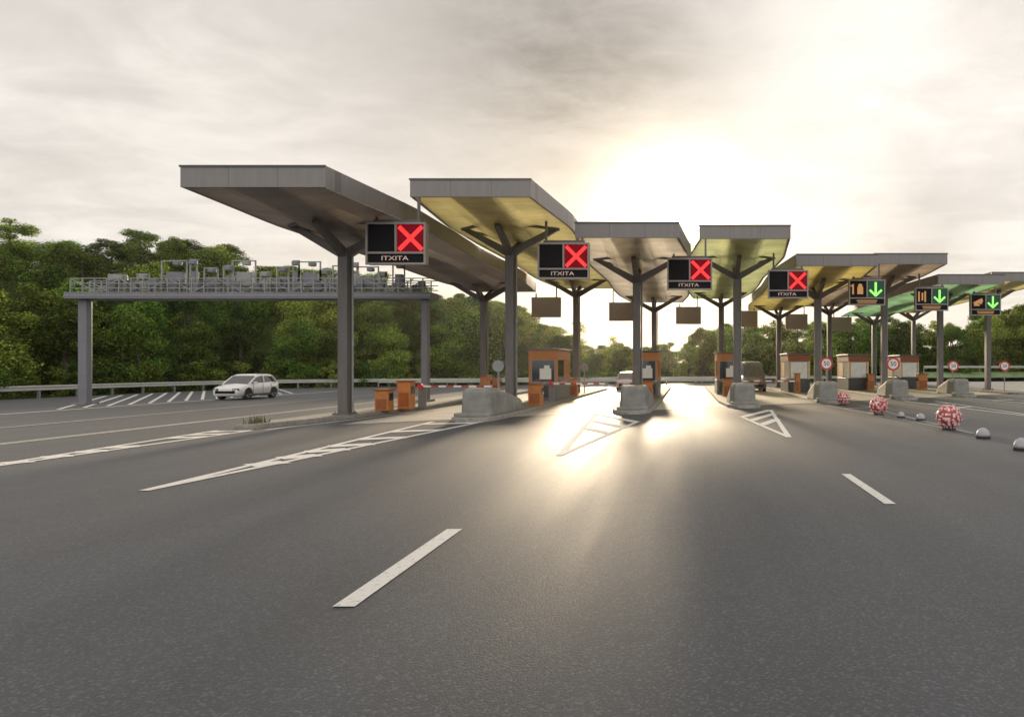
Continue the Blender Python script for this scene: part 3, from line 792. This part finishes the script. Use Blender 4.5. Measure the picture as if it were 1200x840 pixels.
# ------------------------------------------------------------------ vehicles
def vehicle(name, lb, loc, rz, prof, paintm, wheels, wr, hw, roof_from, glassy=True, van=False):
    """prof: stations front->rear: (y, z_bottom, z_belt, z_roof, hwscale). y grows to the rear; front faces -Y"""
    t = thing(name, lb, 'van' if van else 'car', loc, rz)
    body = MB(); rings = []
    for y, zb, zbelt, zr, k in prof:
        w = hw * k
        rings.append([(-w * .9, y, zb), (-w, y, zb + .12), (-w * 1.0, y, lerp(zb, zbelt, .6)), (-w * .95, y, zbelt - .03), (-w * .88, y, zbelt), (0, y, zbelt + .03),
                      (w * .88, y, zbelt), (w * .95, y, zbelt - .03), (w * 1.0, y, lerp(zb, zbelt, .6)), (w, y, zb + .12), (w * .9, y, zb)])
    body.loft(rings); b = body.build('body', paintm, t, smooth_=True, fixn=True)
    cab = [p for p in prof if p[3] > p[2] + .05 or p[0] in roof_from]
    g = MB(); rr = []
    for y, zb, zbelt, zr, k in cab:
        w = hw * k; z1 = max(zr, zbelt + .02); q = (z1 - zbelt)
        rr.append([(-w * .9, y, zbelt - .05), (-w * (.9 - .2 * min(1, q)), y, z1 - .05), (-w * (.82 - .22 * min(1, q)), y, z1 - .01), (w * (.82 - .22 * min(1, q)), y, z1 - .01), (w * (.9 - .2 * min(1, q)), y, z1 - .05), (w * .9, y, zbelt - .05)])
    g.loft(rr); gl = g.build('glasshouse', M['vanglass'] if van else M['glass'], t, fixn=True)
    # roof skin and pillars in body colour
    r = MB(); top = [p for p in cab if p[3] >= max(q[3] for q in cab) - .12]
    rr = []
    for y, zb, zbelt, zr, k in top:
        w = hw * k; q = zr - zbelt; e = w * (.93 - .2 * min(1, q))
        rr.append([(-e, y, zr - .1), (-e * .93, y, zr + .01), (0, y, zr + .035), (e * .93, y, zr + .01), (e, y, zr - .1), (0, y, zr - .04)])
    r.loft(rr); r.build('roof', paintm, t, smooth_=False, fixn=True)
    def side(y, zfrac, zbelt, zr, k, s, o=.015):
        w = hw * k; q = zr - zbelt
        wb, wt = w * .9, w * (.9 - .2 * min(1, q))
        return (s * (lerp(wb, wt, zfrac) + o), y, lerp(zbelt - .05, zr - .05, zfrac))
    def at(y):
        for a, c in zip(cab, cab[1:]):
            if a[0] <= y <= c[0]:
                f = (y - a[0]) / (c[0] - a[0]); return [lerp(a[i], c[i], f) for i in range(5)]
        return list(cab[-1])
    t0, t1 = top[0], top[-1]
    for s in (-1, 1):
        c0 = cab[0]; p = MB(); p.beam(side(c0[0] + .02, 1, c0[2], max(c0[3], c0[2] + .05), c0[4], s), side(t0[0], 1, t0[2], t0[3], t0[4], s), .07, .07); p.build('pillar', paintm, t)
        mid = (t0[0] + t1[0]) / 2 - .15
        for ym in ([mid] if not van else [t0[0] + .9]):
            a = at(ym); p = MB(); p.beam(side(ym, 0, a[2], a[3], a[4], s), side(ym, 1, a[2], a[3], a[4], s), .1, .05); p.build('pillar', paintm, t)
        c1 = cab[-1]; a = at(t1[0] - .25); p = MB(); p.beam(side(c1[0] - .1, 0, c1[2], max(c1[3], c1[2] + .05), c1[4], s), side(t1[0] - .1, 1, t1[2], t1[3], t1[4], s), .26, .06); p.build('pillar', paintm, t)
    if van:
        q = MB()
        for s in (-1, 1):
            ya, yb = t0[0] + 1.2, t1[0]; a, c = at(ya), at(yb)
            q.quad([side(ya, 0, a[2], a[3], a[4], s, .02), side(yb, 0, c[2], c[3], c[4], s, .02), side(yb, 1, c[2], c[3], c[4], s, .02), side(ya, 1, a[2], a[3], a[4], s, .02)])
        q.build('side_panel', paintm, t)
    y0 = prof[0][0]; zb0, zbelt0 = prof[0][1], prof[1][2]
    for yw in wheels:
        for s in (-1, 1):
            w_ = MB(); w_.cone((s * (hw * .72), yw, wr), (s * (hw * .985), yw, wr), wr, wr, 24)
            rings = []
            wo = w_.build('wheel', M['rubber'], t, bevel=.03)
            q = MB(); q.cone((s * hw * .98, yw, wr), (s * (hw * .98 + .012), yw, wr), wr * .66, wr * .62, 20)
            q.build('rim', M['chrome'], wo)
            q = MB()
            for k in range(5):
                a = 2 * pi * k / 5 + .5
                q.beam((s * (hw * .98 + .016), yw + cos(a) * wr * .1, wr + sin(a) * wr * .1), (s * (hw * .98 + .016), yw + cos(a) * wr * .5, wr + sin(a) * wr * .5), .01, .07)
            q.build('rim_gap', M['dark'], wo)
            # arch
            q = MB(); pts = [(yw + cos(pi * k / 10) * wr * 1.18, wr + sin(pi * k / 10) * wr * 1.18) for k in range(11)]
            n0 = len(q.v)
            for (ya, za) in pts: q.v.append((s * hw * .86, ya, za))
            for (ya, za) in pts: q.v.append((s * (hw * 1.008), ya, za))
            q.v.append((s * hw * 1.006, yw, wr * .9)); q.f.append(tuple([11 + k for k in range(11)])); q.m.append(0)
            q.build('wheel_arch', M['rubber'], t)
    for s in (-1, 1):
        q = MB(); q.box((s * hw * .66, y0 + .12, zbelt0 - .10), (hw * .42, .26, .14), s * .35); hl = q.build('headlight', M['charcoal'], t, bevel=.03)
        q = MB(); q.box((s * hw * .62, y0 + .0, zbelt0 - .10), (.17, .1, .09), s * .35); q.build('lens', M['lamp'], hl)
        q = MB(); yb = prof[-1][0]; q.box((s * hw * .72, yb - .04, prof[-1][2] - .12), (hw * .25, .1, .3)); q.build('tail_light', M['tail'], t, bevel=.02)
        q = MB(); a = cab[0]; q.box((s * (hw * 1.05), a[0] + .45, a[2] + .08), (.2, .12, .14)); q.build('mirror', paintm, t, bevel=.03)
    for s in (-1, 1):
        for yd in ((1.25, 2.2, 3.05) if not van else (1.3, 2.4, 3.6)):
            q = MB(); q.box((s * (hw * 1.003), yd, .62), (.008, .018, .62)); q.build('door_seam', M['dark'], t)
        q = MB(); q.box((s * (hw * 1.0), 2.05, .3), (.02, 1.9, .06)); q.build('sill_trim', M['rubber'], t)
    q = MB(); q.box((0, y0 - .005, zb0 + .17), (hw * 1.35, .06, .15)); q.build('lower_grille', M['dark'], t, bevel=.02)
    q = MB(); q.box((0, y0 + .03, zbelt0 - .2), (hw * .8, .06, .07)); q.build('upper_grille', M['dark'], t, bevel=.01)
    q = MB(); q.box((0, y0 - .03, zb0 + .3), (.5, .03, .11)); q.build('number_plate', M['white'], t)
    return t
HATCH = [(0, .28, .62, .62, .82), (.12, .2, .70, .70, .92), (.5, .2, .80, .80, .98), (.95, .2, .90, .90, 1.0), (1.12, .2, .94, .96, 1.0), (1.75, .2, .97, 1.40, 1.0), (2.1, .2, .98, 1.475, 1.0),
         (2.8, .2, 1.0, 1.49, 1.0), (3.3, .2, 1.03, 1.45, .99), (3.72, .22, 1.05, 1.24, .97), (3.9, .25, 1.03, 1.08, .94), (3.98, .34, .92, .92, .88)]
vehicle('parked_car', 'white hatchback seen from its front corner on the left carriageway', (-27.0, 42.4, 0), R(-2), HATCH, M['carwhite'], (.82, 3.3), .33, .88, (.95,))
vehicle('parked_car', 'pinkish silver car far back in the sunlit lane by the third column', (-5.0, 59.5, 0), 0, HATCH, M['carrose'], (.82, 3.3), .33, .88, (.95,))
VAN = [(0, .3, .85, .85, .86), (.12, .25, .95, .95, .94), (.6, .22, 1.1, 1.1, .99), (.95, .22, 1.2, 1.25, 1.0), (1.5, .22, 1.22, 2.05, 1.0), (1.9, .22, 1.22, 2.3, 1.0), (3.4, .22, 1.22, 2.36, 1.0), (4.9, .22, 1.22, 2.33, 1.0), (5.1, .3, 1.2, 1.9, .97)]
vehicle('parked_van', 'blue grey van behind the lane barrier right of the fourth column', (5.3, 56.5, 0), 0, VAN, M['carblue'], (.95, 4.1), .34, .95, (.95,), van=True)

# ------------------------------------------------------------------ trees
def crown_mesh(name, seed, h=1.0, wide=.5, n=7000, leaf=.26, hang=.02, m=0, blobs=26):
    """foliage for a tree of height ~8 m built at full size; leaf clumps on many overlapping lobes"""
    rnd = random.Random(seed); vs, fs = [], []
    Ht = 8.0; B = []
    for k in range(blobs):
        z = lerp(Ht * hang, Ht * .93, rnd.random() ** 1.05)
        f = z / Ht; rad = Ht * wide * .5 * (sin(pi * clamp(f * .80 + .17, 0, 1)) ** .6) * (1 - .35 * max(0, f - .7) / .3)
        a = rnd.random() * 2 * pi; q = sqrt(rnd.random()) * rad * .95
        B.append((Vector((q * cos(a), q * sin(a), z)), rnd.uniform(.5, 1.15) * (1.1 - .35 * f)))
    B.append((Vector((rnd.uniform(-.4, .4), rnd.uniform(-.4, .4), Ht * .93)), .55))
    tot = sum(r * r for _, r in B)
    for c, r in B:
        cnt = int(n * r * r / tot)
        for _ in range(cnt):
            d = Vector((rnd.gauss(0, 1), rnd.gauss(0, 1), rnd.gauss(0, 1))).normalized()
            rr = r * (rnd.uniform(.55, 1.12) if rnd.random() < .85 else rnd.uniform(1.1, 1.4))
            p = c + Vector((d.x * rr, d.y * rr, d.z * rr * .8))
            if p.z < .05: p.z = rnd.uniform(.05, .5)
            nn = (d + Vector((rnd.gauss(0, .6), rnd.gauss(0, .6), rnd.gauss(0, .6) + .35))).normalized()
            u = nn.cross(Vector((rnd.gauss(0, 1), rnd.gauss(0, 1), rnd.gauss(0, 1)))).normalized(); w = nn.cross(u)
            s = leaf * rnd.uniform(.5, 1.15); s2 = s * rnd.uniform(.45, .8); k = len(vs)
            vs += [p - u * s * .5, p + w * s2 * .5 - u * s * .08 + nn * s * .08, p + u * s * .5, p - w * s2 * .5 - u * s * .08 + nn * s * .08]
            fs.append((k, k + 1, k + 2, k + 3))
    me = bpy.data.meshes.new(name); me.from_pydata([tuple(v) for v in vs], [], fs); me.materials.append(LEAF[m])
    return me
def trunk_mesh(name, seed):
    rnd = random.Random(seed); m = MB(); p = Vector((0, 0, -.5)); r = .2
    for k in range(6):
        q = p + Vector((rnd.uniform(-.12, .12), rnd.uniform(-.12, .12), 1.15)); m.cone(p, q, r, r * .8, 8, False); 
        if k > 0:
            for _ in range(2):
                a = rnd.random() * 2 * pi; e = q + Vector((cos(a) * 1.3, sin(a) * 1.3, .9)) * (1 - k * .1); m.cone(q, e, r * .45, .02, 6, False)
        p = q; r *= .8
    me = bpy.data.meshes.new(name); me.from_pydata(m.v, [], m.f); me.materials.append(M['bark']); return me
CR = []
for k in range(9):
    CR.append((crown_mesh('crown', 100 + k, wide=[.62, .5, .75][k % 3], n=19000, leaf=.22, m=[0, 1, 2, 0, 1, 0, 2, 0, 1][k], blobs=[30, 24, 36][k % 3]), [0, 1, 2, 0, 1, 0, 2, 0, 1][k]))
AIRY = (crown_mesh('crown', 300, wide=.55, n=3200, leaf=.2, hang=.45, m=1, blobs=20), 1)
TR = [trunk_mesh('trunk', 50 + k) for k in range(3)]
TONE = ['mid green', 'olive green', 'dark green']
ONES = ['', 'first', 'second', 'third', 'fourth', 'fifth', 'sixth', 'seventh', 'eighth', 'ninth', 'tenth', 'eleventh', 'twelfth', 'thirteenth', 'fourteenth', 'fifteenth', 'sixteenth', 'seventeenth', 'eighteenth', 'nineteenth']
TENS = ['', '', 'twent', 'thirt', 'fort', 'fift', 'sixt', 'sevent']
def ordinal(n):
    if n < 20: return ONES[n]
    return TENS[n // 10] + ('ieth' if n % 10 == 0 else 'y-' + ONES[n % 10])
rnd = random.Random(21)
def offset_path(o, step):
    out = []
    for x, y, a in path_pts(EDGE, step):
        X, Y = x - sin(a) * o, y + cos(a) * o
        if Y > 30 and edge_off(X, Y) > o * .8: out.append((X, Y))
    return out
def scatter(o0, o1, dist, tries=9000):
    out = []
    for _ in range(tries):
        X, Y = rnd.uniform(-150, 130), rnd.uniform(35, 190)
        if not -70 < 805 + F * X / Y < 1270: continue
        if not o0 < edge_off(X, Y) < o1: continue
        if all((X - a) ** 2 + (Y - b) ** 2 > dist * dist for a, b in out): out.append((X, Y))
    return out
rows = [(2.2, 4.6, 3.3, 'the front row', (6.0, 7.6)), (6.2, 10.5, 3.7, 'the second row', (7.0, 8.6)), (12.5, 19, 4.8, 'mid slope', (7.5, 9)),
        (21, 29, 5.0, 'the upper slope', (7.5, 9.5)), (31, 40, 4.2, 'the skyline row', (8, 9.5))]
count = 0
for ri, (o0, o1, dist, rname, (h0, h1)) in enumerate(rows):
    seen = []
    for X, Y in scatter(o0, o1, dist):
        px = 805 + F * X / Y
        if -60 < px < 1270: seen.append((px, X, Y))
    seen.sort(); cnt = [0, 0]
    for px, X, Y in seen:
        rightside = px > 770
        if rightside and ri in (1, 3): continue
        if rightside and ri == 0: Y += 8
        gz = max(hillz(X, Y), -.06); top = zsky(X, Y)
        h = rnd.uniform(h0, h1)
        lim = top - gz
        if ri == 4: h = clamp(lim + rnd.uniform(-.8, .8), 4.5, 13)
        else: h = min(h, lim * rnd.uniform(.86, .99))
        if rightside: h = clamp(lim * rnd.uniform(.75, 1.0), 4, 12)
        if h < 2: continue
        cr, tone = rnd.choice(CR) if rnd.random() > .3 else CR[0 if ri % 2 else 3]
        side = 1 if rightside else 0; cnt[side] += 1
        if rightside: lb = f'{TONE[tone]} tree, {ordinal(cnt[1])} from the left in {["the front tree row", "", "the middle tree row", "", "the rear tree row"][ri]} right of the booths'
        else: lb = f'{TONE[tone]} tree, {ordinal(cnt[0])} from the left in {rname}, left wood'
        t = thing('tree', lb, 'tree', (X, Y, gz - .1), rnd.random() * 6.28, 'trees beyond the booths on the right' if rightside else 'trees on the wooded slope at the left')
        s = h / 8.3; sw = s * rnd.uniform(1.05, 1.4) if ri == 0 or rightside else s * rnd.uniform(.95, 1.25)
        if ri >= 3 and not rightside: sw = rnd.uniform(1.0, 1.3)
        t.scale = (sw, sw, s)
        c = bpy.data.objects.new('crown', cr); COL.objects.link(c); c.parent = t
        k = bpy.data.objects.new('trunk', rnd.choice(TR)); COL.objects.link(k); k.parent = t
        count += 1
# loose trees that break the skyline
for X, Y, h, lb in [(-14.0, 92, 8.3, 'slender airy tree rising alone beside the pale sky gap'), (-9.6, 96, 6.4, 'small airy treetop just left of the yellow sky gap'),
                    (50, 104, 11.0, 'thin bare looking tree at the right edge behind the last lane signal'), (46, 108, 10.2, 'thin airy tree left of the one at the right edge')]:
    t = thing('tree', lb, 'tree', (X, Y, hillz(X, Y) - .1), rnd.random() * 6); s = h / 8.3; t.scale = (s * .8, s * .8, s)
    c = bpy.data.objects.new('crown', AIRY[0]); COL.objects.link(c); c.parent = t
    k = bpy.data.objects.new('trunk', TR[0]); COL.objects.link(k); k.parent = t
print('trees', count)
# low shrubs along the rail foot
SH = [crown_mesh('foliage', 400 + k, wide=1.0, n=2600, leaf=.5, m=[2, 0, 1][k], blobs=16) for k in range(3)]
pts = []
for X, Y in offset_path(1.3, 2.6):
    px = 805 + F * X / Y
    if -60 < px < 760: pts.append((px, X, Y))
pts.sort()
for q, (px, X, Y) in enumerate(pts):
    lb = f'low {["dark green", "mid green", "olive green"][q % 3]} shrub, {ordinal(q + 1)} from the left at the guardrail foot'
    o = bpy.data.objects.new('shrub', SH[q % 3]); COL.objects.link(o); o.location = (X, Y, -.1); s = rnd.uniform(.24, .36); o.scale = (s * 1.2, s * 1.2, s); o.rotation_euler.z = rnd.random() * 6
    tag(o, lb, 'shrub', 'shrubs along the guardrail')
# tuft at the tip of the left island
mb = MB(); rg = random.Random(5)
for k in range(70):
    x, y = rg.uniform(-.2, .2), rg.uniform(-.3, .5); a = rg.random() * 6.28; hh = rg.uniform(.08, .3); dx, dy = cos(a) * .02, sin(a) * .02; lx, ly = rg.uniform(-.1, .1), rg.uniform(-.1, .1)
    mb.quad([(x - dx, y - dy, 0), (x + dx, y + dy, 0), (x + lx, y + ly, hh)])
o = mb.build('grass_tuft', mat('dry_grass', (.12, .12, .05), .9, var=.4, scale=8)); o.location = (-13.7, 23.0, .14)
tag(o, 'tuft of dry grass growing on the tip of the leftmost kerbed island', 'grass tuft')

# ------------------------------------------------------------------ world, sun, camera
AZ = R(-4.8); EL = R(9.8)      # sun direction: azimuth from +Y, elevation
sd = Vector((sin(AZ) * cos(EL), cos(AZ) * cos(EL), sin(EL)))
W = bpy.data.worlds.new('World'); S.world = W; W.use_nodes = True
nt = W.node_tree; nt.nodes.clear(); L = nt.links; N = nt.nodes.new
def mth(op, a, c=None, cl=False):
    q = N('ShaderNodeMath'); q.operation = op; q.use_clamp = cl
    for i, v in enumerate((a, c)):
        if v is None: continue
        if isinstance(v, (int, float)): q.inputs[i].default_value = v
        else: L.new(v, q.inputs[i])
    return q.outputs[0]
def vec(op, a, c, out=0):
    q = N('ShaderNodeVectorMath'); q.operation = op
    for i, v in enumerate((a, c)):
        if isinstance(v, (tuple, Vector)): q.inputs[i].default_value = tuple(v)
        else: L.new(v, q.inputs[i])
    return q.outputs[out]
tc = N('ShaderNodeTexCoord'); dirn = tc.outputs['Generated']
dot = mth('MAXIMUM', vec('DOT_PRODUCT', dirn, sd, 1), 0.0)
def glow(c, p): return mth('POWER', c, float(p))
sp = N('ShaderNodeSeparateXYZ'); L.new(dirn, sp.inputs[0])
zz = mth('MAXIMUM', sp.outputs[2], 0.0)
inv = mth('DIVIDE', 1.0, mth('ADD', zz, .16))
cv = N('ShaderNodeCombineXYZ'); L.new(mth('MULTIPLY', sp.outputs[0], inv), cv.inputs[0]); L.new(mth('MULTIPLY', mth('MULTIPLY', sp.outputs[1], inv), 1.25), cv.inputs[1])
def wn(scale, det, rough, off, dist=.6):
    n = N('ShaderNodeTexNoise'); n.inputs['Scale'].default_value = scale; n.inputs['Detail'].default_value = det; n.inputs['Roughness'].default_value = rough; n.inputs['Distortion'].default_value = dist
    L.new(vec('ADD', cv.outputs[0], off), n.inputs['Vector']); return n.outputs['Fac']
c1 = wn(1.1, 7, .55, (3.1, 1.7, 0)); c2 = wn(3.2, 6, .6, (8.2, 4.4, 0), .9)
c3 = wn(5.0, 8, .6, (1.2, 7.7, 0), .35)
cl = mth('ADD', mth('MULTIPLY', c1, .75), mth('MULTIPLY', c2, .25))
cr = N('ShaderNodeMapRange'); cr.interpolation_type = 'SMOOTHSTEP'; cr.inputs['From Min'].default_value = .4; cr.inputs['From Max'].default_value = .6
L.new(cl, cr.inputs['Value']); cloud = cr.outputs['Result']      # 0 thick, 1 thin
def pixdir(px, py): return Vector(((px - 805), F, (430 - py))).normalized()
dk = glow(mth('MAXIMUM', vec('DOT_PRODUCT', dirn, pixdir(720, 75), 1), 0.0), 55)
dk2 = glow(mth('MAXIMUM', vec('DOT_PRODUCT', dirn, pixdir(560, 95), 1), 0.0), 60)
dk3 = glow(mth('MAXIMUM', vec('DOT_PRODUCT', dirn, pixdir(1080, 275), 1), 0.0), 260)
dark = mth('ADD', mth('ADD', mth('MULTIPLY', dk, .46), mth('MULTIPLY', dk2, .2)), mth('MULTIPLY', dk3, .22))
dark = mth('MULTIPLY', dark, mth('ADD', mth('MULTIPLY', c3, 1.5), mth('MULTIPLY', c2, .6)))
br = glow(mth('MAXIMUM', vec('DOT_PRODUCT', dirn, pixdir(1010, 120), 1), 0.0), 22)
base = mth('ADD', mth('ADD', mth('MULTIPLY', cloud, .10), mth('ADD', mth('MULTIPLY', mth('SUBTRACT', c2, .5), .16), mth('MULTIPLY', mth('SUBTRACT', c3, .5), .12))), .535)
base = mth('ADD', base, mth('MULTIPLY', br, .15))
base = mth('MULTIPLY', base, mth('SUBTRACT', 1.0, dark))
sunpix = pixdir(785, 262)
dot2 = mth('MAXIMUM', vec('DOT_PRODUCT', dirn, sunpix, 1), 0.0)
g1 = mth('MULTIPLY', glow(dot2, 330), 1.7)
g2 = mth('MULTIPLY', glow(dot2, 100), .15)
g3 = mth('MULTIPLY', glow(dot2, 12), .03)
gc = mth('ADD', mth('MULTIPLY', c3, 2.2), -.1)
g = mth('ADD', mth('ADD', g1, mth('MULTIPLY', g2, gc)), g3)
la = N('ShaderNodeMapRange'); la.interpolation_type = 'SMOOTHSTEP'; la.inputs['From Min'].default_value = .03; la.inputs['From Max'].default_value = .17; la.inputs['To Min'].default_value = .12
L.new(sp.outputs[2], la.inputs['Value']); g = mth('MULTIPLY', g, la.outputs['Result'])
def col(c, f):
    q = N('ShaderNodeVectorMath'); q.operation = 'SCALE'; q.inputs[0].default_value = c; L.new(f, q.inputs['Scale']); return q.outputs[0]
skyc = vec('ADD', col((1.055, .98, .90), base), col((1.0, .84, .58), g))
# yellow band low on the horizon under the sun
# added fill: unseen sky behind the camera brightened to light trees and fascias
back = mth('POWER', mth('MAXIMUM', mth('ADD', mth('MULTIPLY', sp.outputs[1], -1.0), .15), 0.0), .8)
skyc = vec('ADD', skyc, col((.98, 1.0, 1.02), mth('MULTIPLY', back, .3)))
hz = mth('MULTIPLY', glow(mth('SUBTRACT', 1.0, mth('MINIMUM', mth('ABSOLUTE', sp.outputs[2]), 1.0)), 18), glow(dot, 14))
skyc = vec('ADD', skyc, col((.30, .17, -.06), hz))
ns = N('ShaderNodeTexSky'); ns.sky_type = 'NISHITA'; ns.sun_disc = False; ns.sun_elevation = EL; ns.sun_rotation = AZ
sc_ = N('ShaderNodeVectorMath'); sc_.operation = 'SCALE'; L.new(ns.outputs[0], sc_.inputs[0]); sc_.inputs['Scale'].default_value = .006
skyc = vec('ADD', skyc, sc_.outputs[0])
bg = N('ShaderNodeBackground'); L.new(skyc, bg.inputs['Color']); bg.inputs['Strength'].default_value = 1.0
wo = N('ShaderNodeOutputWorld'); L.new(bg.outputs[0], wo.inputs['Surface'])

sl = bpy.data.lights.new('sun', 'SUN'); sl.energy = 4.6; sl.angle = R(4.0); sl.color = (1, .8, .55)
so = bpy.data.objects.new('sun', sl); COL.objects.link(so); so.rotation_euler = (-sd).to_track_quat('-Z', 'Y').to_euler()

HAZE = .00014
if HAZE:
    mb = MB(); mb.box((0, 950, 12.9), (3100, 3200, 28.2)); hb = mb.build('haze', None); hb.data.materials.clear()
    hm = bpy.data.materials.new('haze_air'); hm.use_nodes = True; hn = hm.node_tree; hn.nodes.clear()
    pv = hn.nodes.new('ShaderNodeVolumePrincipled'); pv.inputs['Color'].default_value = (1, .96, .9, 1); pv.inputs['Density'].default_value = HAZE; pv.inputs['Anisotropy'].default_value = .8
    ho = hn.nodes.new('ShaderNodeOutputMaterial'); hn.links.new(pv.outputs[0], ho.inputs['Volume']); hb.data.materials.append(hm)
    tag(hb, kind='stuff', label='thin pale evening haze hanging over the toll plaza', cat='haze')
cam = bpy.data.cameras.new('camera'); cam.sensor_width = 36; cam.lens = F / 1200 * 36; cam.shift_x = -(805 - 600) / 1200; cam.shift_y = 10 / 1200
cam.clip_end = 4000
co = bpy.data.objects.new('camera', cam); COL.objects.link(co); co.location = (0, 0, H); co.rotation_euler = (pi / 2, 0, 0); S.camera = co
S.view_settings.view_transform = 'Standard'; S.view_settings.look = 'None'; S.view_settings.exposure = .4; S.view_settings.gamma = 1
S.cycles.use_denoising = True
S.cycles.max_bounces = 6
